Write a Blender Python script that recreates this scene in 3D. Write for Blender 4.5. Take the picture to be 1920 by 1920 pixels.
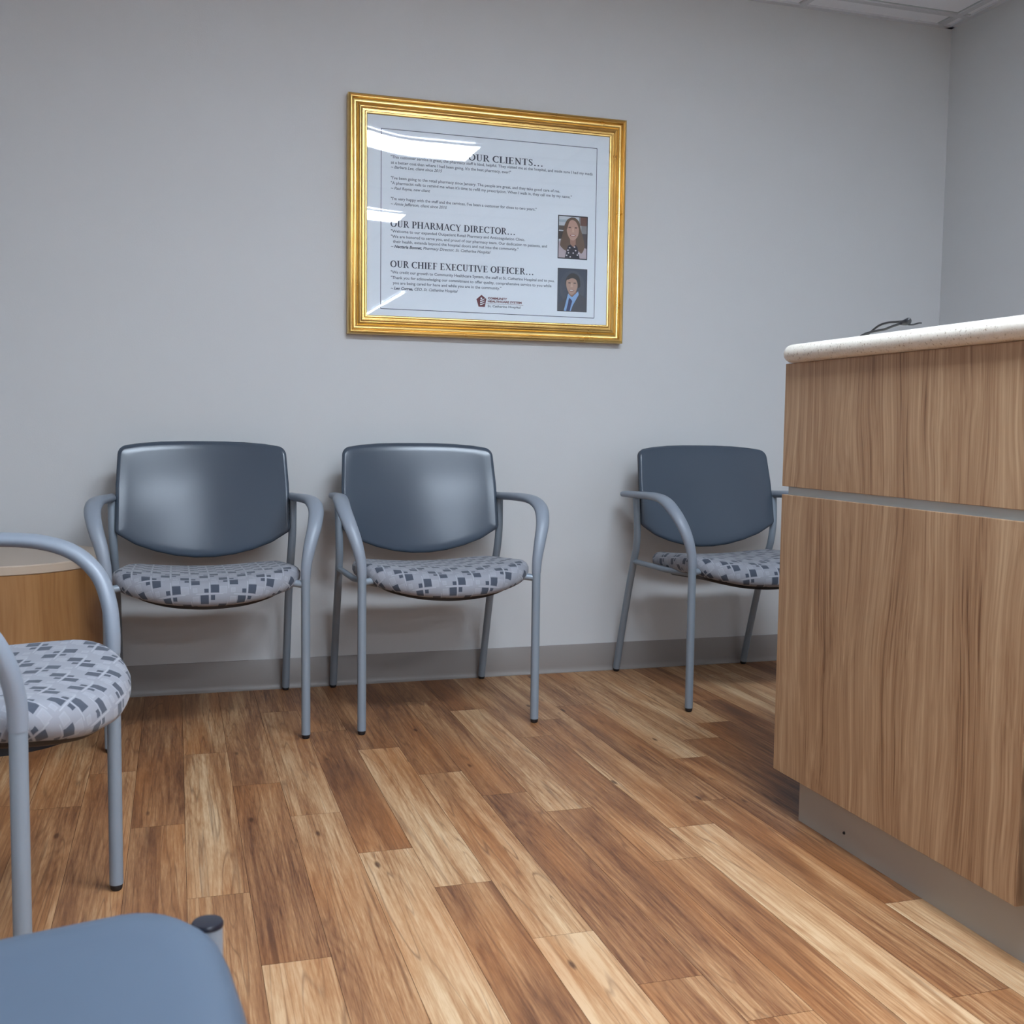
import bpy, bmesh, math, random
from mathutils import Vector, Matrix
S = bpy.context.scene
for o in list(bpy.data.objects): bpy.data.objects.remove(o)
COL = S.collection
R = math.radians

# ------------------------------------------------------------------ camera, world, exposure
cam = bpy.data.cameras.new('camera'); camo = bpy.data.objects.new('camera', cam); COL.objects.link(camo)
F_PX, YAW, PITCH, ROLL = 2044.33, 0.299767, 0.0762436, 0.0128087
cam.sensor_width = 36.0; cam.sensor_fit = 'HORIZONTAL'; cam.lens = F_PX / 1920 * 36.0
fwd = Vector((math.sin(YAW) * math.cos(PITCH), math.cos(YAW) * math.cos(PITCH), -math.sin(PITCH)))
rt = Vector((math.cos(YAW), -math.sin(YAW), 0)); up = rt.cross(fwd)
rt2 = math.cos(ROLL) * rt + math.sin(ROLL) * up; up2 = -math.sin(ROLL) * rt + math.cos(ROLL) * up
M3 = Matrix((rt2, up2, -fwd)).transposed()
camo.matrix_world = Matrix.Translation((0, -3.688, 0.885)) @ M3.to_4x4()
cam.dof.use_dof = True; cam.dof.focus_distance = 3.3; cam.dof.aperture_fstop = 13
cam.clip_start = 0.02
S.camera = camo
w = bpy.data.worlds.new('world'); S.world = w; w.use_nodes = True
w.node_tree.nodes['Background'].inputs[0].default_value = (0.60, 0.68, 0.8, 1)
w.node_tree.nodes['Background'].inputs[1].default_value = 0.05
S.view_settings.view_transform = 'Standard'; S.view_settings.look = 'None'
S.view_settings.gamma = 1.0; S.view_settings.use_curve_mapping = False
S.view_settings.exposure = 2.12
LAMP = 13.0
LAMP_COL = (0.79, 0.925, 1.075, 1)

# ------------------------------------------------------------------ materials
def lin(c):
    f = lambda v: v / 12.92 if v <= 0.04045 else ((v + 0.055) / 1.055) ** 2.4
    return tuple(f(x / 255) for x in c) + (1.0,)
class NT:
    def __init__(s, name):
        s.m = bpy.data.materials.new(name); s.m.use_nodes = True; s.t = s.m.node_tree
        s.p = s.t.nodes['Principled BSDF']; s.out = s.t.nodes['Material Output']
    def n(s, typ, ins=None, **kw):
        nd = s.t.nodes.new(typ)
        for k, v in kw.items(): setattr(nd, k, v)
        for k, v in (ins or {}).items(): s.set(nd.inputs[k], v)
        return nd
    def set(s, sock, v):
        if isinstance(v, bpy.types.NodeSocket): s.t.links.new(v, sock)
        else: sock.default_value = v
    def math(s, op, a, b=0.0, c=0.0):
        nd = s.n('ShaderNodeMath', operation=op); s.set(nd.inputs[0], a); s.set(nd.inputs[1], b); s.set(nd.inputs[2], c)
        return nd.outputs[0]
    def mix(s, f, a, b, mode='MIX'):
        nd = s.n('ShaderNodeMix', data_type='RGBA', blend_type=mode)
        s.set(nd.inputs[0], f); s.set(nd.inputs[6], a); s.set(nd.inputs[7], b)
        return nd.outputs[2]
    def ramp(s, f, stops):
        nd = s.n('ShaderNodeValToRGB'); s.set(nd.inputs[0], f); e = nd.color_ramp.elements
        while len(e) < len(stops): e.new(0.5)
        for i, (p, c) in enumerate(stops): e[i].position = p; e[i].color = c if len(c) == 4 else tuple(c) + (1,)
        return nd.outputs[0]
    def noise(s, vec, scale=1.0, detail=3.0, rough=0.5, dist=0.0):
        nd = s.n('ShaderNodeTexNoise', {'Vector': vec, 'Scale': scale, 'Detail': detail, 'Roughness': rough, 'Distortion': dist})
        return nd.outputs[0]
    def scalevec(s, vec, sc):
        nd = s.n('ShaderNodeVectorMath', operation='MULTIPLY'); s.set(nd.inputs[0], vec); nd.inputs[1].default_value = sc
        return nd.outputs[0]
    def bump(s, h, strength, dist):
        nd = s.n('ShaderNodeBump', {'Height': h, 'Strength': strength, 'Distance': dist}); s.set(s.p.inputs['Normal'], nd.outputs[0])
    def pr(s, **kw):
        names = dict(base='Base Color', rough='Roughness', metal='Metallic', spec='Specular IOR Level', coat='Coat Weight', coatr='Coat Roughness', sheen='Sheen Weight')
        for k, v in kw.items(): s.set(s.p.inputs[names[k]], v)
        return s
G = (0.0, 0.0, 0.0, 1); Wt = (1, 1, 1, 1)
def plain(name, c, rough=0.5, metal=0.0, spec=0.5, bump=None, var=0.0):
    m = NT(name); base = lin(c)
    tc = m.n('ShaderNodeTexCoord').outputs['Object']
    if var:
        f = m.noise(tc, 6.0, 3)
        base = m.mix(f, tuple(x * (1 - var) for x in base[:3]) + (1,), tuple(min(1, x * (1 + var)) for x in base[:3]) + (1,))
    m.pr(base=base, rough=rough, metal=metal, spec=spec)
    if bump: m.bump(m.noise(tc, bump[0], 3), bump[1], bump[2])
    return m.m

M = {}
M['wall'] = plain('wall_paint', (199, 199, 199), 0.62, bump=(220, 0.12, 0.002), var=0.012)
M['base'] = plain('vinyl_cove_base', (138, 130, 126), 0.45, var=0.03)
M['ceiltile'] = plain('ceiling_tile', (236, 236, 240), 0.9, bump=(160, 0.35, 0.003), var=0.03)
M['tbar'] = plain('white_metal_grid', (205, 206, 210), 0.5)
M['tube'] = plain('silver_grey_paint', (132, 142, 152), 0.40, 0.15, bump=(900, 0.04, 0.0005))
M['arm'] = plain('grey_plastic_arm', (134, 142, 153), 0.42, 0.05)
M['black'] = plain('black_plastic', (26, 26, 30), 0.45)
M['capblack'] = plain('black_cap', (30, 32, 42), 0.3)
M['vinyl'] = plain('slate_vinyl', (66, 76, 88), 0.22, spec=0.42, bump=(500, 0.05, 0.0006), var=0.02)
M['vinyl_seat'] = plain('slate_vinyl_seat', (78, 90, 105), 0.45, spec=0.4, bump=(500, 0.05, 0.0006), var=0.02)
M['kick'] = plain('grey_kick_laminate', (168, 163, 154), 0.38, 0.1, var=0.02)
M['reveal'] = plain('brushed_reveal_metal', (182, 188, 188), 0.45, 0.1)
M['carcass'] = plain('grey_carcass', (140, 138, 134), 0.6)
M['tabletop'] = plain('beige_table_laminate', (176, 158, 140), 0.4, var=0.02)
M['paper'] = plain('white_paper', (236, 240, 246), 0.85)
M['ink'] = plain('dark_ink', (44, 54, 72), 0.8)
M['inkgrey'] = plain('grey_ink', (70, 80, 98), 0.8)
M['maroon'] = plain('maroon_ink', (112, 52, 62), 0.8)
M['lampwhite'] = plain('white_lamp_housing', (225, 225, 225), 0.5)
M['floorgap'] = plain('floor_seam', (70, 45, 30), 0.8)

# patterned upholstery: light grey ground, clusters of dark squares, pale grid lines (UV in metres)
def fabric():
    m = NT('patterned_upholstery'); uv = m.n('ShaderNodeUVMap', uv_map='UVMap').outputs[0]
    sp = m.n('ShaderNodeSeparateXYZ'); m.set(sp.inputs[0], uv)
    P = 0.100
    def cell(ou, ov):
        u = m.math('SUBTRACT', m.math('FRACT', m.math('ADD', m.math('DIVIDE', sp.outputs[0], P), ou)), 0.5)
        v = m.math('SUBTRACT', m.math('FRACT', m.math('ADD', m.math('DIVIDE', sp.outputs[1], P), ov)), 0.5)
        return u, v
    def rect(u, v, cx, cy, hw, hh):
        a = m.math('LESS_THAN', m.math('ABSOLUTE', m.math('SUBTRACT', u, cx)), hw)
        b = m.math('LESS_THAN', m.math('ABSOLUTE', m.math('SUBTRACT', v, cy)), hh)
        return m.math('MULTIPLY', a, b)
    dark = None; lightsq = None; line = None
    mx = lambda a, b: b if a is None else m.math('MAXIMUM', a, b)
    for ou, ov, fl in ((0, 0, 1), (0.5, 0.5, -1)):
        u, v = cell(ou, ov)
        s = 0.110
        dark = mx(dark, rect(u, v, -0.138 * fl, 0.138, s, s))
        dark = mx(dark, rect(u, v, 0.138 * fl, -0.138, s, s))
        dark = mx(dark, rect(u, v, 0.085 * fl, 0.080, 0.056, 0.051))
        dark = mx(dark, rect(u, v, -0.085 * fl, -0.080, 0.056, 0.051))
        line = mx(line, rect(u, v, 0.0, 0.0, 0.011, 0.36)); line = mx(line, rect(u, v, 0.0, 0.0, 0.36, 0.011))
    for ou, ov in ((0.5, 0.0), (0.0, 0.5)):
        u, v = cell(ou, ov)
        for cx, cy, h in ((-0.14, 0.11, 0.10), (0.13, -0.13, 0.085), (0.12, 0.10, 0.06)):
            o = rect(u, v, cx, cy, h, h); i = rect(u, v, cx, cy, h - 0.022, h - 0.022)
            line = mx(line, m.math('MULTIPLY', m.math('SUBTRACT', o, i), 0.6)); lightsq = mx(lightsq, i)
    weave = m.noise(m.scalevec(uv, (2600, 2600, 1)), 1, 1)
    g = m.mix(weave, lin((124, 126, 134)), lin((150, 151, 158)))
    c = m.mix(m.math('MULTIPLY', lightsq, 0.4), g, lin((156, 157, 164)))
    c = m.mix(m.math('MULTIPLY', line, 0.5), c, lin((172, 173, 180)))
    c = m.mix(dark, c, lin((66, 72, 84)))
    m.pr(base=c, rough=0.85, spec=0.25, sheen=0.15); m.bump(weave, 0.25, 0.0004)
    return m.m
M['fabric'] = fabric()

def wood(name, axes, cols, fine=(1.0, 1.0), rough=0.38):
    """laminate with grain along z; axes = multipliers on object coords"""
    m = NT(name); tc = m.n('ShaderNodeTexCoord').outputs['Object']
    wz = m.n('ShaderNodeTexNoise', {'Vector': m.scalevec(tc, (4, 4, 1.6)), 'Scale': 1.0, 'Detail': 2.0})
    wv = m.n('ShaderNodeVectorMath', operation='SUBTRACT'); m.set(wv.inputs[0], wz.outputs['Color']); wv.inputs[1].default_value = (.5, .5, .5)
    ws = m.scalevec(wv.outputs[0], (.09, .09, 0)); wa = m.n('ShaderNodeVectorMath', operation='ADD'); m.set(wa.inputs[0], tc); m.set(wa.inputs[1], ws); tc = wa.outputs[0]
    a = m.noise(m.scalevec(tc, (axes[0] * 9, axes[1] * 9, 0.35)), 1, 4, 0.6, 0.4)
    b = m.noise(m.scalevec(tc, (axes[0] * 46, axes[1] * 46, 0.9)), 1, 4, 0.65, 0.8)
    d = m.noise(m.scalevec(tc, (axes[0] * 230, axes[1] * 230, 4.0)), 1, 3, 0.6)
    f = m.math('ADD', m.math('MULTIPLY', a, 0.26), m.math('ADD', m.math('MULTIPLY', b, 0.40), m.math('MULTIPLY', d, 0.34)))
    c = m.ramp(f, [(0.38, lin(cols[0])), (0.46, lin(cols[1])), (0.54, lin(cols[2])), (0.63, lin(cols[3]))])
    m.pr(base=c, rough=rough, spec=0.4); m.bump(d, 0.08, 0.0005)
    return m.m
M['laminate'] = wood('walnut_laminate', (0.6, 1.0), [(114, 82, 58), (154, 119, 89), (171, 138, 106), (190, 160, 127)])
M['drum'] = wood('cherry_laminate', (0.5, 0.5), [(130, 90, 54), (142, 100, 60), (150, 108, 67), (158, 116, 74)])

def floormat():
    m = NT('vinyl_plank'); at = m.n('ShaderNodeAttribute', attribute_name='plank')
    sp = m.n('ShaderNodeSeparateColor'); m.set(sp.inputs[0], at.outputs['Color'])
    tone, r1, r2 = sp.outputs[0], sp.outputs[1], sp.outputs[2]
    tc = m.n('ShaderNodeTexCoord').outputs['Object']
    off = m.n('ShaderNodeCombineXYZ'); m.set(off.inputs[0], m.math('MULTIPLY', r1, 37.0)); m.set(off.inputs[1], m.math('MULTIPLY', r2, 53.0))
    ad = m.n('ShaderNodeVectorMath', operation='ADD'); m.set(ad.inputs[0], tc); m.set(ad.inputs[1], off.outputs[0]); v = ad.outputs[0]
    broad = m.noise(m.scalevec(v, (16, 1.3, 1)), 1, 2, 0.5, 0.6)
    fig = m.noise(m.scalevec(v, (11, 0.75, 1)), 1, 2, 0.4, 0.7)
    rings = m.math('ABSOLUTE', m.math('SINE', m.math('MULTIPLY', fig, 52.0)))
    grain = m.noise(m.scalevec(v, (120, 3.2, 1)), 1, 4, 0.65, 0.4)
    pore = m.noise(m.scalevec(v, (420, 24, 1)), 1, 2, 0.6)
    vn = m.noise(m.scalevec(v, (15, 0.55, 1)), 1, 2, 0.5, 0.5)
    vf = m.math('ABSOLUTE', m.math('SUBTRACT', m.math('FRACT', m.math('MULTIPLY', vn, 13.0)), 0.5))
    vein = m.math('SUBTRACT', 1.0, m.math('MINIMUM', m.math('MULTIPLY', vf, 9.0), 1.0))
    vmask = m.math('MULTIPLY', m.noise(m.scalevec(v, (22, 2.2, 1)), 1, 2), m.math('ADD', 0.35, grain))
    vo = m.n('ShaderNodeTexVoronoi', {'Vector': m.scalevec(v, (13, 4.0, 1)), 'Scale': 1.0, 'Randomness': 1.0})
    kn = m.math('SUBTRACT', 1.0, m.math('MINIMUM', m.math('MULTIPLY', vo.outputs['Distance'], 11.0), 1.0))
    t = m.math('ADD', tone, m.math('MULTIPLY', m.math('SUBTRACT', broad, 0.5), 1.2))
    t = m.math('ADD', t, m.math('MULTIPLY', m.math('SUBTRACT', grain, 0.5), 1.05))
    t = m.math('ADD', t, m.math('MULTIPLY', m.math('SUBTRACT', rings, 0.64), 0.12))
    t = m.math('ADD', t, m.math('MULTIPLY', m.math('SUBTRACT', pore, 0.5), 0.5))
    c = m.ramp(t, [(0.0, lin((94, 60, 40))), (0.25, lin((130, 87, 57))), (0.5, lin((158, 114, 77))), (0.75, lin((183, 144, 105))), (1.0, lin((203, 171, 134)))])
    warm = m.noise(m.scalevec(v, (7, 1.6, 1)), 1, 1)
    c = m.mix(m.math('MULTIPLY', m.math('SUBTRACT', warm, 0.45), 1.2), c, lin((178, 112, 58)))
    c = m.mix(m.math('MULTIPLY', m.math('MINIMUM', m.math('MULTIPLY', kn, 1.8), 1.0), 0.8), c, lin((62, 36, 24)))
    c = m.mix(m.math('MULTIPLY', m.math('MULTIPLY', vein, vmask), 1.0), c, lin((84, 50, 34)))
    m.pr(base=c, rough=m.math('ADD', 0.40, m.math('MULTIPLY', grain, 0.12)), spec=0.4)
    m.bump(m.math('ADD', grain, pore), 0.10, 0.0006)
    return m.m
M['floor'] = floormat()

def counterstone():
    m = NT('speckled_solid_surface'); tc = m.n('ShaderNodeTexCoord').outputs['Object']
    a = m.noise(tc, 160, 3, 0.7); b = m.noise(tc, 420, 2, 0.6); c0 = m.noise(tc, 60, 3, 0.6)
    c = m.mix(c0, lin((214, 204, 188)), lin((236, 230, 220)))
    c = m.mix(m.ramp(a, [(0.60, G), (0.66, Wt)]), c, lin((150, 130, 105)))
    c = m.mix(m.ramp(b, [(0.66, G), (0.72, Wt)]), c, lin((110, 98, 86)))
    m.pr(base=c, rough=0.3); return m.m
M['stone'] = counterstone()

def goldmat():
    m = NT('gilt_frame'); tc = m.n('ShaderNodeTexCoord').outputs['Object']
    f = m.noise(tc, 14, 4, 0.6)
    m.pr(base=m.mix(f, lin((204, 164, 92)), lin((236, 204, 132))), rough=m.math('ADD', 0.24, m.math('MULTIPLY', f, 0.10)), metal=1.0)
    m.bump(m.noise(tc, 45, 2), 0.05, 0.0006)
    return m.m
M['gold'] = goldmat()

def glassmat():
    m = NT('picture_acrylic')
    tr = m.n('ShaderNodeBsdfTransparent', {'Color': (0.985, 0.99, 0.99, 1)}); gl = m.n('ShaderNodeBsdfGlossy', {'Roughness': 0.012})
    fr = m.n('ShaderNodeFresnel', {'IOR': 1.5}); mx = m.n('ShaderNodeMixShader')
    m.set(mx.inputs[0], fr.outputs[0]); m.set(mx.inputs[1], tr.outputs[0]); m.set(mx.inputs[2], gl.outputs[0])
    m.t.links.new(mx.outputs[0], m.out.inputs[0]); return m.m
M['glass'] = glassmat()
def lampmat(name, s):
    m = NT(name); m.pr(base=(0.8, 0.8, 0.8, 1)); m.p.inputs['Emission Color'].default_value = LAMP_COL
    m.p.inputs['Emission Strength'].default_value = s; return m.m
M['diffuser'] = lampmat('lit_diffuser', LAMP)

# ------------------------------------------------------------------ helpers
def fin(name, bm, mat, parent=None, smooth=True, angle=40, mats=None):
    bmesh.ops.recalc_face_normals(bm, faces=bm.faces)
    for f in bm.faces: f.smooth = smooth
    if smooth:
        for e in bm.edges:
            if len(e.link_faces) == 2 and e.calc_face_angle(0) > R(angle): e.smooth = False
    me = bpy.data.meshes.new(name); bm.to_mesh(me); bm.free()
    for mm in (mats or [mat]): me.materials.append(mm)
    o = bpy.data.objects.new(name, me); COL.objects.link(o)
    if parent: o.parent = parent
    return o
def tag(o, label=None, cat=None, group=None, kind=None):
    if label: o['label'] = label
    if cat: o['category'] = cat
    if group: o['group'] = group
    if kind: o['kind'] = kind
    return o
def empty(name, loc=(0, 0, 0), rz=0.0):
    o = bpy.data.objects.new(name, None); COL.objects.link(o); o.location = loc; o.rotation_euler = (0, 0, rz)
    o.empty_display_size = 0.1; return o
def box(bm, x0, x1, y0, y1, z0, z1, bev=0.0, seg=2):
    r = bmesh.ops.create_cube(bm, size=1.0); vs = r['verts']
    for v in vs: v.co = Vector(((x0 + x1) / 2 + v.co.x * (x1 - x0), (y0 + y1) / 2 + v.co.y * (y1 - y0), (z0 + z1) / 2 + v.co.z * (z1 - z0)))
    if bev:
        es = list({e for v in vs for e in v.link_edges})
        bmesh.ops.bevel(bm, geom=es, offset=bev, segments=seg, affect='EDGES', profile=0.5)
def bx(*a, bev=0.0, seg=2):
    bm = bmesh.new(); box(bm, *a, bev=bev, seg=seg); return bm
def catmull(P, n=8):
    out = []; Q = [P[0]] + list(P) + [P[-1]]
    for i in range(1, len(Q) - 2):
        p0, p1, p2, p3 = Q[i - 1:i + 3]
        for k in range(n):
            t = k / n
            out.append(tuple(0.5 * (2 * b + (c - a) * t + (2 * a - 5 * b + 4 * c - d) * t * t + (3 * b - a - 3 * c + d) * t ** 3) for a, b, c, d in zip(p0, p1, p2, p3)))
    out.append(tuple(P[-1])); return out
def sweep(bm, P, n=16, side=Vector((1, 0, 0)), dome=0.0):
    """P = list of (x,y,z,ra,rb): elliptical tube, ra along side axis, rb across"""
    rings = []; pts = [Vector(p[:3]) for p in P]
    for i, p in enumerate(pts):
        t = (pts[min(i + 1, len(pts) - 1)] - pts[max(i - 1, 0)]).normalized()
        a = (side - t * side.dot(t)).normalized(); b = t.cross(a)
        rings.append([bm.verts.new(p + a * math.cos(2 * math.pi * k / n) * P[i][3] + b * math.sin(2 * math.pi * k / n) * P[i][4]) for k in range(n)])
    for r0, r1 in zip(rings, rings[1:]):
        for k in range(n): bm.faces.new((r0[k], r0[(k + 1) % n], r1[(k + 1) % n], r1[k]))
    bm.faces.new(rings[0]); bm.faces.new(rings[-1])
def tube(bm, P, r, n=14, side=Vector((1, 0, 0))): sweep(bm, [tuple(p) + (r, r) for p in P], n, side)
def lathe(bm, prof, c=(0, 0, 0), n=64):
    rings = []
    for r, z in prof: rings.append([bm.verts.new((c[0] + r * math.cos(2 * math.pi * k / n), c[1] + r * math.sin(2 * math.pi * k / n), c[2] + z)) for k in range(n)])
    for r0, r1 in zip(rings, rings[1:]):
        for k in range(n): bm.faces.new((r0[k], r0[(k + 1) % n], r1[(k + 1) % n], r1[k]))
    bm.faces.new(rings[0]); bm.faces.new(rings[-1])
def pillow(bm, outline, h, mapf, arcs=7, inner=(0.9, 0.75, 0.55, 0.3, 0.12), uvl=None, topround=1.0, lo=-90):
    """outline: closed 2D polygon (inset by h); rim is rounded with radius h; mapf(a,b,off)->3D"""
    N = len(outline); cx = sum(p[0] for p in outline) / N; cy = sum(p[1] for p in outline) / N
    nrm = []
    for i in range(N):
        a, b = outline[i - 1], outline[(i + 1) % N]; t = Vector((b[0] - a[0], b[1] - a[1])).normalized(); nrm.append(Vector((t.y, -t.x)))
    area = sum(outline[i - 1][0] * outline[i][1] - outline[i][0] * outline[i - 1][1] for i in range(N))
    if area < 0: nrm = [-q for q in nrm]
    uvd = {}
    def ring(fn):
        vs = []
        for i in range(N):
            co, uv = fn(i); v = bm.verts.new(co); uvd[v] = uv; vs.append(v)
        return vs
    rings = []
    for s in reversed(inner):
        rings.append(ring(lambda i: (lambda a, b: (mapf(a, b, -h), (a, b)))(cx + (outline[i][0] - cx) * s, cy + (outline[i][1] - cy) * s)))
    for k in range(arcs + 1):
        ph = R(-90 + 180 * k / arcs)
        def fn(i):
            q = Vector(outline[i]) + nrm[i] * h * math.cos(ph); u = Vector(outline[i]) + nrm[i] * h * (math.pi / 2 - ph)
            return mapf(q.x, q.y, h * math.sin(ph)), (u.x, u.y)
        rings.append(ring(fn))
    for s in inner:
        rings.append(ring(lambda i: (lambda a, b: (mapf(a, b, h, s), (a, b)))(cx + (outline[i][0] - cx) * s, cy + (outline[i][1] - cy) * s)))
    fs = []
    for r0, r1 in zip(rings, rings[1:]):
        for k in range(N): fs.append(bm.faces.new((r0[k], r0[(k + 1) % N], r1[(k + 1) % N], r1[k])))
    fs.append(bm.faces.new(rings[0])); fs.append(bm.faces.new(rings[-1]))
    if uvl:
        L = bm.loops.layers.uv.new(uvl)
        for f in fs:
            for l in f.loops: l[L].uv = uvd[l.vert]
def roundpoly(P, rad, seg=6):
    """P: polygon corners, rad: per-corner fillet"""
    out = []; n = len(P)
    for i in range(n):
        p = Vector(P[i]); a = Vector(P[i - 1]) - p; b = Vector(P[(i + 1) % n]) - p; r = rad[i]
        if r <= 0: out.append(tuple(p)); continue
        al = a.angle(b) / 2; d = min(r / math.tan(al), a.length * .49, b.length * .49); r = d * math.tan(al)
        c = p + (a.normalized() + b.normalized()).normalized() * (r / math.sin(al))
        s = p + a.normalized() * d - c; e = p + b.normalized() * d - c
        ang = s.angle(e); sg = 1 if s.x * e.y - s.y * e.x > 0 else -1
        for k in range(seg + 1):
            th = sg * ang * k / seg; out.append((c.x + s.x * math.cos(th) - s.y * math.sin(th), c.y + s.x * math.sin(th) + s.y * math.cos(th)))
    return out
def resample(P, step):
    out = []; n = len(P)
    for i in range(n):
        a, b = Vector(P[i]), Vector(P[(i + 1) % n]); k = max(1, int((b - a).length / step))
        for j in range(k): q = a.lerp(b, j / k); out.append((q.x, q.y))
    return out

# ------------------------------------------------------------------ the room
X0, X1, YB, YF, H = -0.86, 2.915, 0.010, -13.0, 2.464
def struct(name, bm, mat, parent=None, smooth=False):
    return tag(fin(name, bm, mat, parent, smooth), kind='structure')
struct('wall_back', bx(X0 - .12, X1 + .12, YB, YB + .12, 0, H + .1), M['wall'])
struct('wall_left', bx(X0 - .12, X0, YF, YB, 0, H + .1), M['wall'])
struct('wall_right', bx(X1, X1 + .12, YF, YB, 0, H + .1), M['wall'])
struct('wall_front', bx(X0 - .12, X1 + .12, YF - .12, YF, 0, H + .1), M['wall'])
# ceiling: lay-in tiles on a T-bar grid
bm = bmesh.new(); box(bm, X0 - .12, X1 + .12, YF, YB + .12, H + .006, H + .1)
ceil = struct('ceiling', bm, M['ceiltile'])
gx = [2.85 - .61 * k for k in range(7)]; gy = [-.108 - .61 * k for k in range(22)]
bm = bmesh.new()
for x in gx: box(bm, x - .012, x + .012, YF, YB, H - .001, H + .007); 
for y in gy: box(bm, X0, X1, y - .012, y + .012, H - .0012, H + .007)
box(bm, X0, X1, YB - .022, YB, H - .0015, H + .007); box(bm, X1 - .022, X1, YF, YB, H - .0015, H + .007); box(bm, X0, X0 + .022, YF, YB, H - .0015, H + .007)
struct('ceiling_grid', bm, M['tbar'], ceil)
bm = bmesh.new()
for x in gx:
    for s in (-1, 1): box(bm, x + s * .0155 - .0035, x + s * .0155 + .0035, YF, YB, H + .0045, H + .0065)
for y in gy:
    for s in (-1, 1): box(bm, X0, X1, y + s * .0155 - .0035, y + s * .0155 + .0035, H + .0045, H + .0065)
struct('tile_reveal', bm, M['reveal'], ceil)
# cove base with a small toe
def cove(pts, dirn):
    bm = bmesh.new(); prof = [(0, 0), (.0105, 0), (.0105, .0025), (.0065, .007), (.0042, .014), (.0035, .022), (.0035, .099), (.002, .1016), (0, .1016)]
    (ax, ay), (bx_, by) = pts
    rows = [[bm.verts.new((px + dirn[0] * d, py + dirn[1] * d, z)) for d, z in prof] for px, py in ((ax, ay), (bx_, by))]
    n = len(prof)
    for k in range(n): bm.faces.new((rows[0][k], rows[0][(k + 1) % n], rows[1][(k + 1) % n], rows[1][k]))
    bm.faces.new(rows[0]); bm.faces.new(rows[1]); return bm
struct('baseboard_back', cove(((X0, YB), (X1, YB)), (0, -1)), M['base'], smooth=True)
struct('baseboard_left', cove(((X0, YF), (X0, YB - .011)), (1, 0)), M['base'], smooth=True)
struct('baseboard_right', cove(((X1, YF), (X1, YB - .011)), (-1, 0)), M['base'], smooth=True)
# plank floor: one mesh, a quad per plank, tone kept per plank
random.seed(11)
ROWS = {  # x index: (joint y, tones listed from the far plank towards the viewer, measured joint first is the far end of tone[1])
    -2: (-.80, [.35, .42, .55]), -1: (-1.217, [.30, .33, .56]), 0: (-.69, [.60, .66, .52]), 1: (-.985, [.42, .30, .86]), 2: (-.30, [.35, .60, .60]),
    3: (-.555, [.40, .28, .86]), 4: (-.762, [.36, .84, .30]), 5: (-1.014, [.32, .66, .90]), 6: (-.278, [.55, .42, .33]), 7: (-.423, [.26, .74, .36]),
    8: (-.76, [.50, .46, .40]), 9: (-.593, [.62, .48, .86]), 10: (-.45, [.50, .40, .42]), 11: (-1.059, [.66, .34, .84]), 12: (-.90, [.72, .28, .45]),
    13: (-.749, [.72, .26, .4]), 14: (-.5, [.25, .3, .4]), 15: (-.86, [.78, .35, .5])}
bm = bmesh.new(); cl = bm.loops.layers.float_color.new('plank')
def quad(x0, x1, y0, y1, z, col, mi=0):
    f = bm.faces.new([bm.verts.new(c) for c in ((x0, y0, z), (x1, y0, z), (x1, y1, z), (x0, y1, z))]); f.material_index = mi
    for l in f.loops: l[cl] = col
g = 0.0004; PW = .1145; PL = .932
k0 = int((X0 - .012) / PW) - 1
for k in range(k0, int((X1 - .012) / PW) + 1):
    a = max(X0, .012 + PW * k); b = min(X1, .012 + PW * (k + 1))
    if b <= a: continue
    j, tones = ROWS.get(k, (-random.random() * PL, [random.choice((.3, .4, .5, .6, .8)) for _ in range(3)]))
    y1 = YB; y0 = j; i = 0
    while y1 > YF:
        t = tones[i] if i < len(tones) else random.choice((.28, .35, .42, .5, .62, .82))
        quad(a + g, b - g, max(y0, YF) + g, y1 - g, 0.0, (.46 + (t - .5) * .78, random.random(), random.random(), 1)); y1 = y0; y0 -= PL; i += 1
quad(X0, X1, YF, YB, -0.0006, (.1, 0, 0, 1), 1)
fl = fin('floor', bm, None, smooth=False, mats=[M['floor'], M['floorgap']]); tag(fl, kind='structure')
for p in fl.data.polygons:
    if p.normal.z < 0: p.flip()

# ------------------------------------------------------------------ ceiling lights
def ceiling_light(x0, x1, y0, y1, label, group=None):
    cx, cy = (x0 + x1) / 2, (y0 + y1) / 2; t = empty('ceiling_light', (cx, cy, H)); hx, hy = (x1 - x0) / 2, (y1 - y0) / 2
    bm = bmesh.new(); e = .018
    box(bm, -hx - e, hx + e, -hy - e, -hy, -.012, -.001); box(bm, -hx - e, hx + e, hy, hy + e, -.012, -.001)
    box(bm, -hx - e, -hx, -hy, hy, -.012, -.001); box(bm, hx, hx + e, -hy, hy, -.012, -.001)
    fin('frame', bm, M['lampwhite'], t, False)
    fin('diffuser', bx(-hx, hx, -hy, hy, -.008, -.002), M['diffuser'], t, False)
    tag(t, label, 'ceiling light', group); return t
for yy, lab in ((-2.545, 'long lit ceiling panel nearest the framed poster wall'), (-4.62, 'long lit ceiling panel second from the framed poster wall'), (-6.8, 'long lit ceiling panel third from the framed poster wall'), (-8.9, 'long lit ceiling panel farthest from the framed poster wall')):
    ceiling_light(.43, 1.65, yy - .175, yy + .175, lab, 'lit ceiling panels across the waiting room')
ceiling_light(2.54, 2.585, -12.0, -9.05, 'narrow lit ceiling strip running along the right wall')

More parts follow.
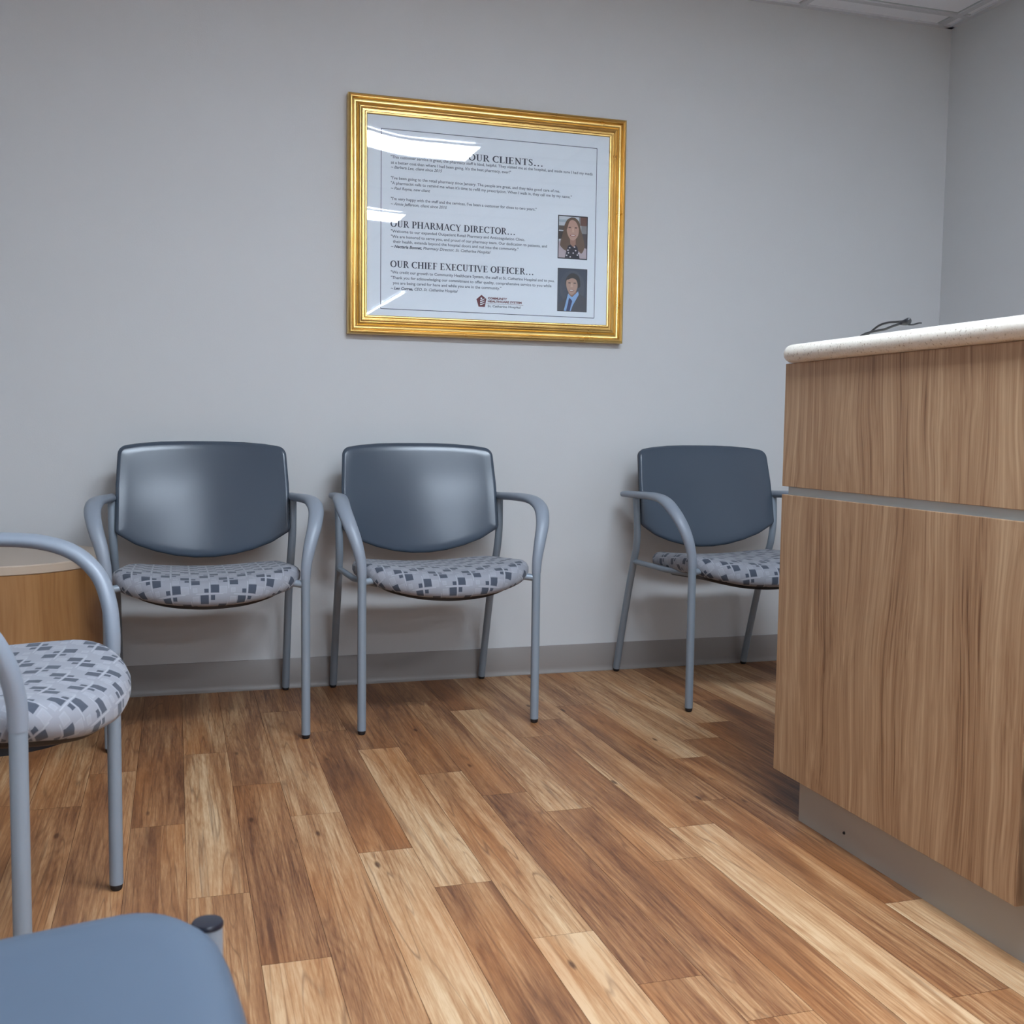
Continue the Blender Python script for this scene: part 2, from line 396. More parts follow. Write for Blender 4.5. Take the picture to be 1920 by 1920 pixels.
# ------------------------------------------------------------------ chairs
def foot(bm, x, y): lathe(bm, [(.0085, 0), (.0108, .003), (.0118, .010), (.0118, .016)], (x, y, 0), 20)
def make_chair(name, label, arms=True, seatmat='fabric', front=((.228, -.586), (.135, -.650), (0, -.664)), fr=.085):
    root = empty(name); tag(root, label, 'chair')
    # seat cushion
    fp = list(front); plan = resample(roundpoly([(-.205, -.215), (.205, -.215)] + fp + [(-q[0], q[1]) for q in fp[-2::-1]], [.07, .07, fr, .3, .4, .3, fr], 8), .02)
    def seatmap(x, y, off, s=None):
        u = x / .25; z = .430 + .024 * u * u + .03 * (-y - .42) / .235 * .5
        d = max(0.0, (-y - .53) / .125); z -= .016 * d * d
        z += .005 * (1 - u * u) if off > 0 else 0
        return Vector((x, y, z + off))
    bm = bmesh.new(); pillow(bm, plan, .030, seatmap, uvl='UVMap')
    seat = fin('seat', bm, M[seatmat], root, angle=70)
    # seat pan
    pan = [(x * .82, -.44 + (y + .44) * .93 - .006) for x, y in plan]
    bm = bmesh.new()
    def panmap(x, y, off, s=None):
        v = seatmap(x * 1.0, y, off); v.z -= .0335; return v
    pillow(bm, pan, .010, panmap, arcs=4, inner=(.6, .2))
    fin('seat_pan', bm, M['black'], root, angle=50)
    # backrest cushion in (x, s): s is height
    outl = []
    for k in range(9): u = -1 + 2 * k / 8; outl.append((u * .2515, .817 + .017 * (1 - abs(u) ** 3)))          # top edge left->right
    outl += [(.2585, .70), (.2605, .556)]
    for k in range(1, 9): u = 1 - 2 * k / 9; outl.append((u * .2605, .473 + .075 * abs(u) ** 2.0))
    outl += [(-.2605, .556), (-.2585, .70)]
    rad = [.03] + [.1] * 7 + [.03] + [.2, .022] + [.1] * 8 + [.022, .2]
    outl = resample(roundpoly(outl, rad, 6), .018)
    ins = .012
    def offs(P, d):
        out = []
        for i in range(len(P)):
            a, b = P[i - 1], P[(i + 1) % len(P)]; tt = Vector((b[0] - a[0], b[1] - a[1])).normalized(); n = Vector((tt.y, -tt.x))
            out.append((P[i][0] + n.x * d, P[i][1] + n.y * d))
        return out
    inset = offs(outl, ins) if abs(offs(outl, ins)[0][0]) < abs(outl[0][0]) else offs(outl, -ins)
    def by(x, z):
        t = (z - .473) / .36
        return -.190 + .36 * (.15 * t + .06 * t * t) - .034 * (x / .256) ** 2
    def backmap(x, z, off, s=None):
        y = by(x, z) - off
        return Vector((x, y, z))
    bm = bmesh.new(); pillow(bm, inset, ins, backmap)
    back = fin('backrest', bm, M['vinyl'], root, angle=70)
    bm = bmesh.new()
    def shellmap(x, z, off, s=None): return Vector((x, by(x, z) + .0160 - off, z))
    sh = [(x * 1.012, .65 + (z - .65) * 1.008) for x, z in inset]
    pillow(bm, sh, .0055, shellmap, arcs=4, inner=(.6, .2))
    fin('back_shell', bm, M['black'], back, angle=50)
    for s in (-1, 1):
        # rear leg runs up into the back upright
        top = .657 if arms else .60
        P = [(.262 * s, -.018, .012), (.262 * s, -.048, .11), (.262 * s, -.084, .22), (.262 * s, -.122, .33), (.263 * s, -.158, .42), (.265 * s, -.186, .485), (.268 * s, -.195, .56), (.270 * s, -.186, top)]
        bm = bmesh.new(); tube(bm, catmull(P, 6), .0124, 16); lg = fin('leg', bm, M['tube'], root, angle=50)
        bm = bmesh.new(); foot(bm, .262 * s, -.018); fin('foot_glide', bm, M['black'], lg)
        zt = .459
        bm = bmesh.new(); tube(bm, [(.262 * s, -.613, .012), (.262 * s, -.613, .2), (.262 * s, -.613, zt)], .0127, 18); lg = fin('leg', bm, M['tube'], root, angle=50)
        bm = bmesh.new(); foot(bm, .262 * s, -.613); fin('foot_glide', bm, M['black'], lg)
        if arms:
            A = [(.276, -.078, .657, .010, .010), (.273, -.12, .659, .015, .0115), (.273, -.20, .661, .017, .0125), (.280, -.30, .665, .021, .013), (.293, -.40, .6665, .0235, .0135), (.300, -.475, .661, .0235, .0140), (.301, -.535, .641, .022, .0145), (.291, -.580, .602, .0200, .0145), (.276, -.603, .552, .0178, .0145), (.265, -.612, .500, .0152, .0140), (.262, -.613, .456, .0136, .0136)]
            A = [(p[0] * s,) + p[1:] for p in A]
            bm = bmesh.new(); sweep(bm, catmull(A, 6), 20); fin('armrest', bm, M['arm'], root, angle=55)
        else:
            bm = bmesh.new(); lathe(bm, [(.0124, 0), (.0134, .0008), (.0134, .0035), (.0124, .0052), (.006, .0056)], (.262 * s, -.613, zt), 24); fin('leg_cap', bm, M['capblack'], lg, angle=50)
        # side rail under the seat
        bm = bmesh.new(); tube(bm, [(.262 * s, -.160, .424), (.252 * s, -.40, .424), (.20 * s, -.50, .420)], .0095, 12); fin('side_rail', bm, M['tube'], root)
    for yy, zz in ((-.590, .448), ):
        bm = bmesh.new(); tube(bm, [(-.262, yy - .02, .440), (-.20, yy, zz), (.20, yy, zz), (.262, yy - .02, .440)], .0105, 12, Vector((0, 1, 0))); fin('cross_bar', bm, M['tube'], root)
    return root
def copy_tree(o, parent=None):
    c = o.copy(); COL.objects.link(c)
    if parent: c.parent = parent
    for ch in [x for x in bpy.data.objects if x.parent == o]: copy_tree(ch, c)
    return c
proto = make_chair('waiting_chair', 'slate-blue backed armchair with patterned seat, left of the pair under the framed poster')
proto.location = (.084, 0, 0)
GRP = 'patterned-seat waiting room armchairs'
proto['group'] = GRP
for loc, rz, lab in (((.767, 0, 0), 0, 'slate-blue backed armchair with patterned seat, right of the pair under the framed poster'),
                     ((1.806, 0, 0), 0, 'slate-blue backed armchair with patterned seat, partly hidden behind the reception counter'),
                     ((-.767, -1.685, 0), R(79.2), 'armchair with patterned seat facing right in front of the round wood table')):
    c = copy_tree(proto); c.location = loc; c.rotation_euler = (0, 0, rz); c['label'] = lab
c5 = make_chair('armless_chair', 'armless chair with plain blue-grey vinyl seat nearest the viewer', False, 'vinyl_seat', ((.231, -.592), (.12, -.608), (0, -.611)), .05)
c5.location = (-.591, -3.017, 0); c5.rotation_euler = (0, 0, R(90))

# ------------------------------------------------------------------ round side table
t = empty('side_table', (-.49, -.36, 0)); tag(t, 'round drum side table with beige top and cherry wood side in the left corner', 'table')
bm = bmesh.new(); lathe(bm, [(.286, .08), (.290, .083), (.290, .488), (.288, .490)], n=96); fin('drum_body', bm, M['drum'], t, angle=30)
bm = bmesh.new(); lathe(bm, [(.291, .490), (.293, .492), (.293, .512), (.291, .515)], n=96); fin('table_top', bm, M['tabletop'], t, angle=30)
bm = bmesh.new(); lathe(bm, [(.225, .0), (.225, .08)], n=96); fin('plinth', bm, M['black'], t, angle=30)

# ------------------------------------------------------------------ reception counter
t = empty('reception_counter', (1.62, -2.9, 0)); tag(t, 'tall wood-grain reception counter with grey reveal and recessed grey kick', 'counter')
def part(name, bm, mat, par=None, smooth=False):
    for v in bm.verts: v.co -= Vector((1.62, -2.9, 0))
    return fin(name, bm, mat, par or t, smooth)
part('carcass', bx(1.347, 1.92, -4.3, -1.512, .10, 1.038), M['carcass'])
part('upper_panel', bx(1.325, 1.345, -4.3, -1.490, .7625, 1.0395, bev=.0007, seg=1), M['laminate'])
part('lower_panel', bx(1.325, 1.345, -2.259, -1.490, .1035, .7435, bev=.0007, seg=1), M['laminate'])
part('lower_panel', bx(1.325, 1.345, -3.05, -2.281, .1035, .7435, bev=.0007, seg=1), M['laminate'])
part('lower_panel', bx(1.325, 1.345, -4.3, -3.072, .1035, .7435, bev=.0007, seg=1), M['laminate'])
part('reveal_strip', bx(1.333, 1.3475, -4.3, -1.505, .738, .768), M['reveal'])
k = part('kick_plate', bx(1.354, 1.90, -4.3, -1.558, 0, .104), M['kick'])
bm = bmesh.new()
r_ = bmesh.ops.create_icosphere(bm, subdivisions=2, radius=.0035)
for v in bm.verts: v.co += Vector((1.3535, -1.735, .035))
part('screw_head', bm, M['black'], k, True)
# countertop slab with a bullnose edge, top-level thing resting on the counter
bm = bmesh.new(); pl = roundpoly([(1.318, -4.3), (1.96, -4.3), (1.96, -1.507), (1.318, -1.507)], [.0, .0, .03, .03], 8)
pl = resample(pl, .05); pillow(bm, pl, .02, lambda x, y, o, s=None: Vector((x, y, 1.06 + o)), arcs=10, inner=(.9,))
ct = fin('countertop', bm, M['stone'], angle=60); tag(ct, 'cream speckled solid countertop with rounded edge on the reception counter', 'countertop')
# looped cord on the counter
t2 = empty('cord_loop', (1.37, -1.80, 1.08)); tag(t2, 'thin black looped cord lying on the speckled countertop', 'cord')
def cp(pts, r):
    bm = bmesh.new(); tube(bm, catmull(pts, 8), r, 10, Vector((1, 0, 0))); return bm
fin('strand', cp([(.01, .105, .003), (.01, .085, .010), (.01, .05, .0245), (.01, .02, .0285), (.01, -.01, .0275), (.01, -.035, .0270)], .0022), M['black'], t2)
fin('strand', cp([(.0, .106, .003), (.0, .08, .0105), (.0, .045, .0135), (.0, .015, .0145), (.0, -.01, .0185), (.0, -.035, .0215)], .0024), M['black'], t2)
bm = bmesh.new(); sweep(bm, catmull([(.006, -.025, .0235, .004, .0035), (.006, -.04, .0235, .006, .006), (.006, -.052, .0245, .006, .0075), (.006, -.056, .0240, .004, .005)], 4), 14); fin('stub_end', bm, M['black'], t2)
fin('tail', cp([(.006, -.053, .018), (.008, -.065, .0175), (.012, -.075, .0195), (.012, -.083, .019)], .0016), M['black'], t2)

# ------------------------------------------------------------------ framed poster
FX0, FX1, FZ0, FZ1 = .553, 1.540, 1.195, 1.979
t = empty('framed_poster', (FX0 + (FX1 - FX0) / 2, YB, FZ0)); tag(t, 'gilt framed pharmacy poster with text and two portraits, hanging above the chairs', 'framed poster')
def fpart(name, bm, mat, par=None, smooth=False, mats=None, angle=40):
    for v in bm.verts: v.co -= Vector(t.location)
    return fin(name, bm, mat, par or t, smooth, mats=mats, angle=angle)
# moulding profile (inset from outer edge, distance from wall)
prof = [(0, 0), (0, .030), (.0012, .0355), (.0040, .0395), (.0068, .0405), (.0092, .0390), (.0100, .0360), (.0110, .0360), (.0122, .0376), (.0140, .0380), (.0152, .0364),
        (.0160, .0318), (.0180, .0284), (.0212, .0268), (.0250, .0268), (.0285, .0284), (.0315, .0312), (.0340, .0346), (.0362, .0372), (.0385, .0380), (.0398, .0372), (.0404, .0352), (.0414, .0352), (.0428, .0375), (.0448, .0384), (.0466, .0374), (.0472, .0345),
        (.0480, .0328), (.0540, .0322), (.0552, .0338), (.0575, .0356), (.0605, .0354), (.0632, .0330), (.0640, .0270), (.0640, .0200), (.0640, 0)]
bm = bmesh.new(); rows = []
for ins, d in prof:
    rows.append([bm.verts.new((x, YB - d, z)) for x, z in ((FX0 + ins, FZ0 + ins), (FX1 - ins, FZ0 + ins), (FX1 - ins, FZ1 - ins), (FX0 + ins, FZ1 - ins))])
for a, b in zip(rows, rows[1:] + rows[:1]):
    for k in range(4): bm.faces.new((a[k], a[(k + 1) % 4], b[(k + 1) % 4], b[k]))
fpart('frame_moulding', bm, M['gold'], smooth=True, angle=38)
bm = bmesh.new(); bi = .0505; st = .0052
def bead(x, z):
    r = bmesh.ops.create_uvsphere(bm, u_segments=6, v_segments=4, radius=.0015)
    for v in r['verts']: v.co += Vector((x, YB - .0333, z))
x = FX0 + bi + .004
while x < FX1 - bi: bead(x, FZ0 + bi); bead(x, FZ1 - bi); x += st
z = FZ0 + bi + .004
while z < FZ1 - bi: bead(FX0 + bi, z); bead(FX1 - bi, z); z += st
fpart('beading', bm, M['gold'], smooth=True)
PY = -.020   # plane of the paper face
paper = fpart('poster_sheet', bx(FX0 + .06, FX1 - .06, PY, PY + .004, FZ0 + .06, FZ1 - .06), M['paper'])
# acrylic pane, slightly warped towards its left edge
bm = bmesh.new(); nx, nz = 48, 24; gx0, gx1, gz0, gz1 = FX0 + .0625, FX1 - .0625, FZ0 + .0625, FZ1 - .0625
def warp(x, z):
    s = max(0.0, 1 - (x - gx0) / .19) ** 2
    q = max(0.0, (z - 1.52) / .36)
    return .0088 * s * q * q * .18
fr = [[bm.verts.new((gx0 + (gx1 - gx0) * i / nx, -.0235 - warp(gx0 + (gx1 - gx0) * i / nx, gz0 + (gz1 - gz0) * j / nz), gz0 + (gz1 - gz0) * j / nz)) for j in range(nz + 1)] for i in range(nx + 1)]
bk = [[bm.verts.new(v.co + Vector((0, .0018, 0))) for v in r] for r in fr]
for i in range(nx):
    for j in range(nz):
        bm.faces.new((fr[i][j], fr[i + 1][j], fr[i + 1][j + 1], fr[i][j + 1])); bm.faces.new((bk[i][j], bk[i][j + 1], bk[i + 1][j + 1], bk[i + 1][j]))
for i in range(nx): bm.faces.new((fr[i][0], bk[i][0], bk[i + 1][0], fr[i + 1][0])); bm.faces.new((fr[i][nz], fr[i + 1][nz], bk[i + 1][nz], bk[i][nz]))
for j in range(nz): bm.faces.new((fr[0][j], fr[0][j + 1], bk[0][j + 1], bk[0][j])); bm.faces.new((fr[nx][j], bk[nx][j], bk[nx][j + 1], fr[nx][j + 1]))
fpart('glass_pane', bm, M['glass'], smooth=True, angle=60)
IY = PY - .0003
def flat(bm, pts, y, mi=0):
    a = sum(pts[i - 1][0] * pts[i][1] - pts[i][0] * pts[i - 1][1] for i in range(len(pts)))
    if a < 0: pts = pts[::-1]
    f = bm.faces.new([bm.verts.new((p[0], y, p[1])) for p in pts]); f.material_index = mi
def inkpart(name, bm, mat, mats=None):
    return fpart(name, bm, mat, paper, False, mats)
# border rule
bm = bmesh.new(); b0, b1, c0_, c1_ = .663, 1.430, 1.2815, 1.8725; lw = .0011
for q in ((b0, b1, c0_ - lw, c0_ + lw), (b0, b1, c1_ - lw, c1_ + lw), (b0 - lw, b0 + lw, c0_, c1_), (b1 - lw, b1 + lw, c0_, c1_)):
    flat(bm, [(q[0], q[2]), (q[1], q[2]), (q[1], q[3]), (q[0], q[3])], IY)
inkpart('border_rule', bm, M['inkgrey'])
# serif capitals drawn as ribbons of varying width (unit cap height)
TK, TN = .185, .085
def ribbon(bm, P, y, T):
    vs = []
    for i, (x, z, w_) in enumerate(P):
        a = Vector(P[max(i - 1, 0)][:2]); b = Vector(P[min(i + 1, len(P) - 1)][:2]); d = (b - a).normalized(); n = Vector((-d.y, d.x)) * w_ / 2
        vs.append([T(x + n.x, z + n.y), T(x - n.x, z - n.y)])
    for p, q in zip(vs, vs[1:]): flat(bm, [p[0], q[0], q[1], p[1]], y)
def arc(cx, cz, rx, rz, a0, a1, n=18, tk=TK, tn=TN):
    out = []
    for i in range(n + 1):
        a = R(a0 + (a1 - a0) * i / n); f = abs(math.cos(a)); out.append((cx + rx * math.cos(a), cz + rz * math.sin(a), tn + (tk - tn) * f ** 1.5))
    return out
def stem(x, w_=TK, z0=0, z1=1, s0=1, s1=1):
    o = [[(x, z0, w_), (x, z1, w_)]]
    if s0: o.append([(x - w_ / 2 - .09, z0 + .025, .05), (x + w_ / 2 + .09, z0 + .025, .05)])
    if s1: o.append([(x - w_ / 2 - .09, z1 - .025, .05), (x + w_ / 2 + .09, z1 - .025, .05)])
    return o
def hb(x0, x1, z, w_=.06): return [[(x0, z, w_), (x1, z, w_)]]
def sf(x, z, h=.11): return [[(x - h, z, .05), (x + h, z, .05)]]
GL = {
 'O': (.86, [arc(.43, .5, .33, .46, 0, 360, 32)]),
 'U': (.84, stem(.22, z0=.3, s0=0) + stem(.66, TN, .3, 1, 0, 1) + [[(.22, .32, TK), (.235, .17, .15), (.32, .06, .11), (.44, .035, .08), (.56, .06, .075), (.64, .17, .07), (.66, .32, TN)]]),
 'R': (.80, stem(.2) + [[(.25, .965, .06)] + [(.38 + .17 * math.cos(R(a)), .735 + .23 * math.sin(R(a)), .06 + .1 * max(0, math.cos(R(a)))) for a in range(90, -91, -15)] + [(.25, .505, .06)], [(.40, .50, .12), (.68, .03, .15)]] + sf(.72, .025, .08)),
 'P': (.70, stem(.2) + [[(.25, .965, .06)] + [(.40 + .17 * math.cos(R(a)), .72 + .245 * math.sin(R(a)), .06 + .1 * max(0, math.cos(R(a)))) for a in range(90, -91, -15)] + [(.25, .475, .06)]]),
 'C': (.78, [arc(.46, .5, .36, .46, 48, 312, 26), [(.69, .70, .05), (.69, .97, .05)]]),
 'L': (.68, stem(.2) + hb(.2, .60, .03) + [[(.60, .0, .05), (.62, .24, .05)]]),
 'I': (.42, stem(.21)),
 'E': (.72, stem(.2) + hb(.2, .60, .03) + hb(.2, .58, .97) + hb(.2, .48, .52) + [[(.60, .0, .05), (.63, .23, .05)], [(.58, 1, .05), (.59, .78, .05)], [(.48, .42, .05), (.48, .62, .05)]]),
 'F': (.66, stem(.2) + hb(.2, .58, .97) + hb(.2, .48, .50) + [[(.58, 1, .05), (.59, .77, .05)], [(.48, .40, .05), (.48, .60, .05)]]),
 'N': (.88, stem(.19, TN, 0, 1, 1, 0) + stem(.70, TN, 0, 1, 0, 1) + [[(.17, .97, .16), (.69, .06, .16)]] + sf(.14, .975, .09)),
 'T': (.76, stem(.38, s1=0) + hb(.05, .71, .97) + [[(.065, 1, .05), (.055, .75, .05)], [(.695, 1, .05), (.705, .75, .05)]]),
 'S': (.62, [[(.50, .74, .05), (.50, .98, .05)], [(.49, .80, .06), (.43, .93, .07), (.31, .965, .08), (.18, .90, .11), (.145, .77, .14), (.20, .64, .16), (.33, .52, .17), (.46, .40, .16), (.51, .25, .14), (.46, .11, .11), (.32, .035, .08), (.19, .07, .07), (.12, .22, .06)], [(.115, .02, .05), (.115, .27, .05)]]),
 'H': (.90, stem(.2) + stem(.70) + hb(.2, .70, .51)),
 'A': (.84, [[(.42, .99, .07), (.13, .03, .065)], [(.42, .99, .16), (.71, .03, .165)], [(.24, .36, .06), (.60, .36, .06)]] + sf(.13, .025, .10) + sf(.71, .025, .12)),
 'M': (1.06, stem(.17, TN) + stem(.88, TK) + [[(.19, .97, .15), (.53, .08, .13)], [(.53, .08, .06), (.86, .97, .06)]]),
 'Y': (.80, stem(.40, z1=.48, s1=0) + [[(.15, .98, .15), (.40, .44, .15)], [(.66, .98, .06), (.42, .46, .06)]] + sf(.13, .975, .12) + sf(.66, .975, .1)),
 'D': (.86, stem(.2) + [[(.2, .97, .06), (.36, .97, .06)] + [(.38 + .34 * math.cos(R(a)), .5 + .465 * math.sin(R(a)), .06 + .105 * max(0, math.cos(R(a)))) for a in range(84, -85, -12)] + [(.36, .03, .06), (.2, .03, .06)]]),
 'X': (.84, [[(.15, .97, .165), (.69, .03, .165)], [(.67, .97, .065), (.15, .03, .065)]] + sf(.14, .975, .11) + sf(.67, .975, .1) + sf(.15, .025, .1) + sf(.70, .025, .11)),
 'V': (.84, [[(.13, .97, .16), (.43, .02, .15)], [(.70, .97, .065), (.43, .02, .065)]] + sf(.13, .975, .12) + sf(.70, .975, .1)),
 '.': (.42, [[(.13, .085, .17), (.30, .085, .17)]]), ' ': (.34, []),
}
def heading(text, x0, x1, z, cap=.0222):
    wtot = sum(GL[c][0] for c in text); sx = (x1 - x0) / wtot; bm = bmesh.new(); X = x0
    for c in text:
        adv, st = GL[c]
        for s in st: ribbon(bm, s, IY, lambda px, pz, X=X: (X + px * sx, z + pz * cap))
        X += adv * sx
    inkpart('text_heading', bm, M['ink'])
heading('OUR CLIENTS...', .962, 1.232, 1.7935)
heading('OUR PHARMACY DIRECTOR...', .695, 1.134, 1.5535)
heading('OUR CHIEF EXECUTIVE OFFICER...', .695, 1.203, 1.4205)
# body text set in the built-in font, fitted to measured line ends
def line(segs, x0, x1, z, size=.0134, mat='inkgrey', name='text_line'):
    parts = []; X = 0.0
    for txt, shear, bold in segs:
        cu = bpy.data.curves.new('t', 'FONT'); cu.body = txt + '|'; cu.size = size; cu.shear = shear; cu.offset = .00016 + bold; cu.resolution_u = 2
        ob = bpy.data.objects.new('t', cu); COL.objects.link(ob); bpy.context.view_layer.update()
        # measure advance with a trailing bar, then drop the bar
        wb = max(v[0] for v in ob.bound_box); cu.body = '|'; bpy.context.view_layer.update(); w0 = max(v[0] for v in ob.bound_box)
        cu.body = txt; bpy.context.view_layer.update(); me = bpy.data.meshes.new_from_object(ob)
        parts.append((me, X)); X += wb - w0; bpy.data.objects.remove(ob); bpy.data.curves.remove(cu)
    bm = bmesh.new()
    for me, xo in parts:
        n0 = len(bm.verts); bm.from_mesh(me); bm.verts.ensure_lookup_table()
        for v in bm.verts[n0:]: v.co.x += xo
        bpy.data.meshes.remove(me)
    mxx = max(v.co.x for v in bm.verts); mnx = min(v.co.x for v in bm.verts); sx = (x1 - x0) / (mxx - mnx)
    for v in bm.verts: v.co = Vector((x0 + (v.co.x - mnx) * sx, IY, z + v.co.y))
    o = inkpart(name, bm, M[mat])
IT, BD = .28, .00028
N_ = lambda s: [(s, 0, 0)]; I_ = lambda s: [(s, IT, 0)]
line(N_('"This customer service is great, the pharmacy staff is kind, helpful. They visited me at the hospital, and made sure I had my meds'), .695, 1.415, 1.7785)
line(N_('at a better cost than where I had been going. It\'s the best pharmacy, ever!"'), .696, 1.114, 1.7605)
line(I_('~ Barbara Lee, client since 2015'), .696, .871, 1.7455)
line(N_('"I\'ve been going to the retail pharmacy since January. The people are great, and they take good care of me.'), .696, 1.294, 1.710)
line(N_('"A pharmacist calls to remind me when it\'s time to refill my prescription. When I walk in, they call me by my name."'), .696, 1.338, 1.6935)
line(I_('~ Paul Reyna, new client'), .696, .830, 1.6765)
line(N_('"I\'m very happy with the staff and the services. I\'ve been a customer for close to two years."'), .696, 1.209, 1.6420)
line(I_('~ Annie Jefferson, client since 2015'), .696, .889, 1.6255)
line(N_('"Welcome to our expanded Outpatient Retail Pharmacy and Anticoagulation Clinic.'), .697, 1.168, 1.5355)
line(N_('"We are honored to serve you, and proud of our pharmacy team. Our dedication to patients, and'), .697, 1.249, 1.5180)
line(N_('their health, extends beyond the hospital doors and out into the community."'), .704, 1.145, 1.5015)
line([('~ ', IT, 0), ('Nectaria Bonnet,', IT, BD), (' Pharmacy Director, St. Catherine Hospital', IT, 0)], .697, 1.044, 1.4850)
line(N_('"We credit our growth to Community Healthcare System, the staff at St. Catherine Hospital and to you.'), .697, 1.279, 1.4000)
line(N_('"Thank you for acknowledging our commitment to offer quality, comprehensive service to you while'), .697, 1.268, 1.3820)
line(N_('you are being cared for here and while you are in the community."'), .704, 1.084, 1.3645)
line([('~ ', IT, 0), ('Leo Correa,', IT, BD), (' CEO, St. Catherine Hospital', IT, 0)], .697, .929, 1.3470)
# hospital logo
bm = bmesh.new(); flat(bm, [(1.0137, 1.3437), (1.0311, 1.3300), (1.0258, 1.3029), (1.0034, 1.3029), (.9957, 1.3283)], IY)
wy = IY - .0002
flat(bm, [(1.0132 + .0034 * math.cos(R(a)), 1.3316 + .0034 * math.sin(R(a))) for a in range(0, 360, 20)], wy, 1)
for z0 in (1.3245, 1.3175, 1.3105):
    L = [(1.0088, z0), (1.0120, z0 + .0002), (1.0160, z0 + .0012), (1.0205, z0 + .0042), (1.0262, z0 + .0062 + (1.3105 - z0) * -.0)]
    ribbon(bm, [(p[0], p[1], wdt) for p, wdt in zip(L, (.0036, .0042, .0034, .0022, .0008))], wy, lambda a, b: (a, b))
for f in bm.faces:
    if len(f.verts) == 4 and f.calc_center_median().y < wy + .00005: f.material_index = 1
inkpart('hospital_logo', bm, None, [M['maroon'], M['paper']])
line([('COMMUNITY', 0, BD)], 1.0365, 1.1063, 1.3300, .0098, 'maroon', 'logo_text'); line([('HEALTHCARE SYSTEM', 0, BD)], 1.0365, 1.1590, 1.3195, .0094, 'maroon', 'logo_text')
line(N_('St. Catherine Hospital'), 1.0362, 1.1546, 1.3030, .0108, 'ink', 'logo_text')
bm = bmesh.new(); flat(bm, [(1.0319, 1.3144), (1.165, 1.3144), (1.165, 1.3153), (1.0319, 1.3153)], IY); inkpart('logo_rule', bm, M['maroon'])
# portraits: flat printed pictures, layered colour areas
def smoothpoly(P, n=4): return [p[:2] for p in catmull([tuple(q) for q in P] + [tuple(P[0])], n)][:-1]
def portrait(rect, layers, label):
    x0, x1, z0, z1 = rect; bm = bmesh.new(); mats = []; T = lambda p: (x0 + p[0] * (x1 - x0), z1 - p[1] * (z1 - z0))
    for i, (col, pts, sm) in enumerate(layers):
        mt = plain('print_colour', col, .7); mats.append(mt)
        q = smoothpoly(pts) if sm else pts
        f_ = [T((min(1, max(0, a)), min(1, max(0, b)))) for a, b in q]
        dd = []
        for p in f_:
            if not dd or (abs(p[0] - dd[-1][0]) + abs(p[1] - dd[-1][1])) > 1e-6: dd.append(p)
        flat(bm, dd, IY - .00006 * i, i)
    bmesh.ops.triangulate(bm, faces=bm.faces)
    o = inkpart('portrait_photo', bm, None, mats); o['label'] = label
def el(cx, cy, rx, ry, n=14, a0=0): return [(cx + rx * math.cos(R(360 * k / n + a0)), cy + ry * math.sin(R(360 * k / n + a0))) for k in range(n)]
SQ = lambda a, b, c, d: [(a, b), (c, b), (c, d), (a, d)]
blk = (22, 26, 38)
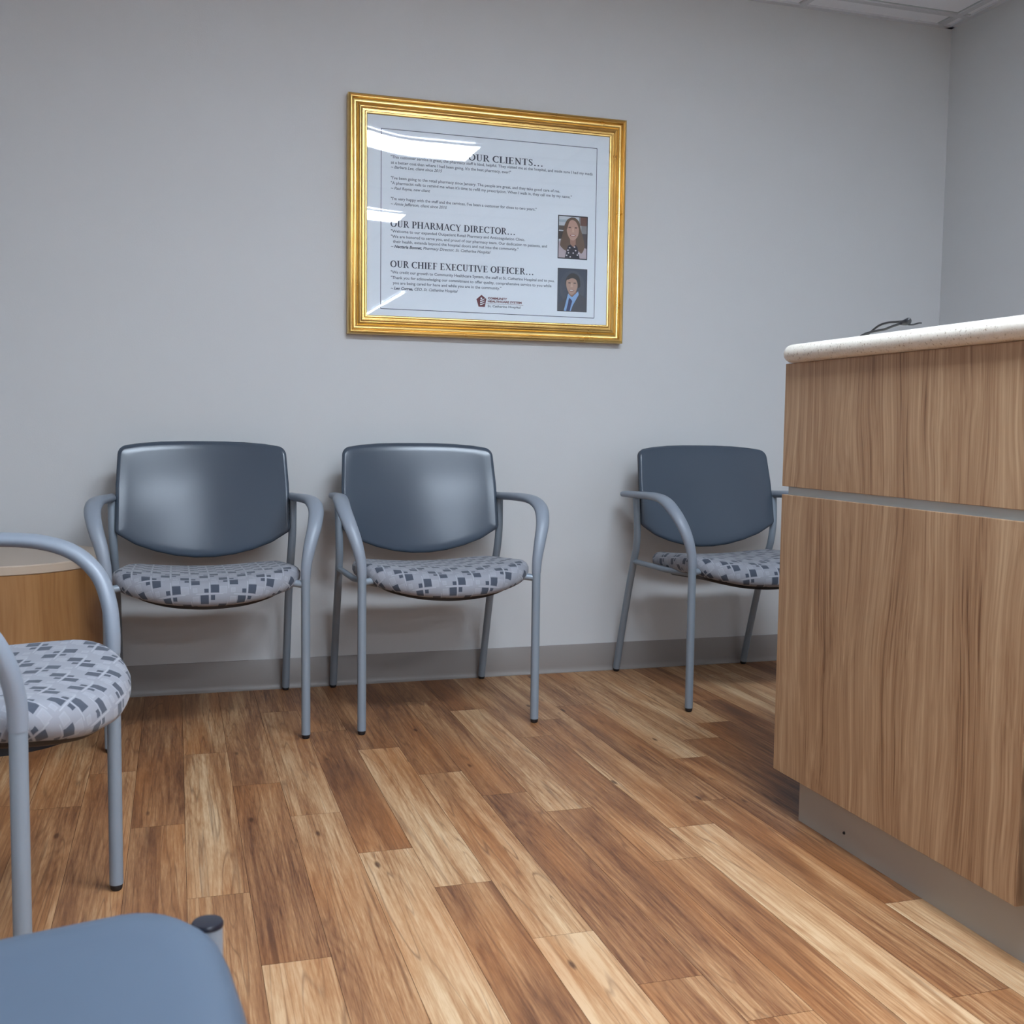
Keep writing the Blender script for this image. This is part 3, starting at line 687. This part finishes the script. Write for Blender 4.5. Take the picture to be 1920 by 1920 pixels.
woman = [(blk, SQ(0, 0, 1, 1), 0), ((206, 210, 216), SQ(.03, .025, .97, .975), 0), ((176, 188, 196), SQ(.03, .10, .30, .16), 0), ((98, 90, 86), SQ(.03, .24, .26, .34), 0), ((70, 62, 60), SQ(.03, .37, .22, .55), 0),
         ((118, 84, 76), SQ(.72, .025, .97, .22), 0), ((150, 150, 152), SQ(.70, .025, .75, .30), 0), ((140, 138, 140), SQ(.78, .22, .97, .42), 0), ((84, 74, 78), SQ(.80, .40, .97, .80), 0),
         ((190, 174, 180), [(.03, .62), (.14, .52), (.30, .62), (.70, .70), (.97, .74), (.97, .975), (.03, .975)], 0),
         ((112, 88, 72), [(.44, .05), (.60, .06), (.72, .16), (.78, .34), (.88, .58), (.90, .72), (.80, .86), (.66, .80), (.30, .82), (.10, .72), (.08, .64), (.16, .42), (.22, .22), (.32, .09)], 1),
         ((40, 36, 52), [(.34, .70), (.44, .66), (.58, .66), (.66, .72), (.74, .975), (.24, .975), (.28, .84)], 0),
         ((168, 128, 112), [(.40, .52), (.60, .52), (.60, .66), (.52, .72), (.42, .66)], 0),
         ((196, 158, 142), [(.44, .08), (.56, .10), (.66, .18), (.70, .30), (.68, .44), (.60, .53), (.50, .57), (.40, .53), (.32, .43), (.29, .30), (.33, .16)], 1),
         ((112, 88, 72), [(.44, .04), (.60, .06), (.72, .20), (.71, .30), (.62, .16), (.50, .10), (.38, .14), (.30, .32), (.26, .30), (.32, .12)], 1),
         ((92, 66, 58), el(.39, .275, .045, .014), 0), ((92, 66, 58), el(.60, .275, .045, .014), 0), ((214, 178, 160), [(.485, .27), (.52, .27), (.545, .385), (.47, .385)], 0),
         ((150, 84, 80), el(.50, .455, .10, .022), 0), ((232, 222, 216), el(.50, .452, .07, .010), 0)]
for a, b in ((.40, .74), (.36, .86), (.30, .92), (.52, .86), (.60, .80), (.66, .90), (.42, .95), (.56, .72), (.70, .86), (.34, .80)): woman.append(((214, 208, 214), el(a, b, .028, .018, 7), 0))
portrait((1.289, 1.400, 1.4835, 1.634), woman, 'portrait photo of a long-haired person in a pale jacket')
man = [(blk, SQ(0, 0, 1, 1), 0), ((58, 66, 84), SQ(.02, .015, .98, .985), 0), ((72, 78, 92), el(.5, .45, .42, .40), 1), ((66, 74, 90), el(.42, .38, .30, .30), 1),
       ((66, 66, 76), [(.02, .84), (.14, .76), (.34, .66), (.70, .56), (.88, .64), (.98, .70), (.98, .985), (.02, .985)], 0),
       ((142, 178, 222), [(.36, .58), (.50, .66), (.70, .52), (.72, .60), (.52, .86), (.46, .985), (.22, .985), (.30, .76)], 0),
       ((152, 112, 94), [(.36, .50), (.64, .46), (.64, .56), (.48, .66), (.38, .60)], 0),
       ((46, 40, 42), [(.30, .22), (.40, .13), (.56, .11), (.70, .17), (.76, .30), (.72, .44), (.30, .40), (.26, .30)], 1),
       ((184, 148, 130), [(.36, .26), (.48, .225), (.61, .25), (.67, .34), (.67, .44), (.60, .54), (.50, .61), (.42, .59), (.33, .49), (.29, .38), (.30, .28)], 1),
       ((66, 50, 48), el(.40, .335, .05, .012), 0), ((66, 50, 48), el(.58, .335, .05, .012), 0), ((204, 168, 150), [(.455, .33), (.495, .33), (.52, .43), (.43, .43)], 0),
       ((128, 78, 74), el(.47, .51, .095, .022), 0), ((232, 226, 220), el(.47, .506, .07, .011), 0),
       ((44, 52, 96), [(.40, .68), (.47, .72), (.50, .76), (.46, .86), (.42, .985), (.30, .985), (.36, .84), (.37, .74)], 0)]
portrait((1.2905, 1.4015, 1.3005, 1.451), man, 'portrait photo of a person in a dark suit and blue tie')
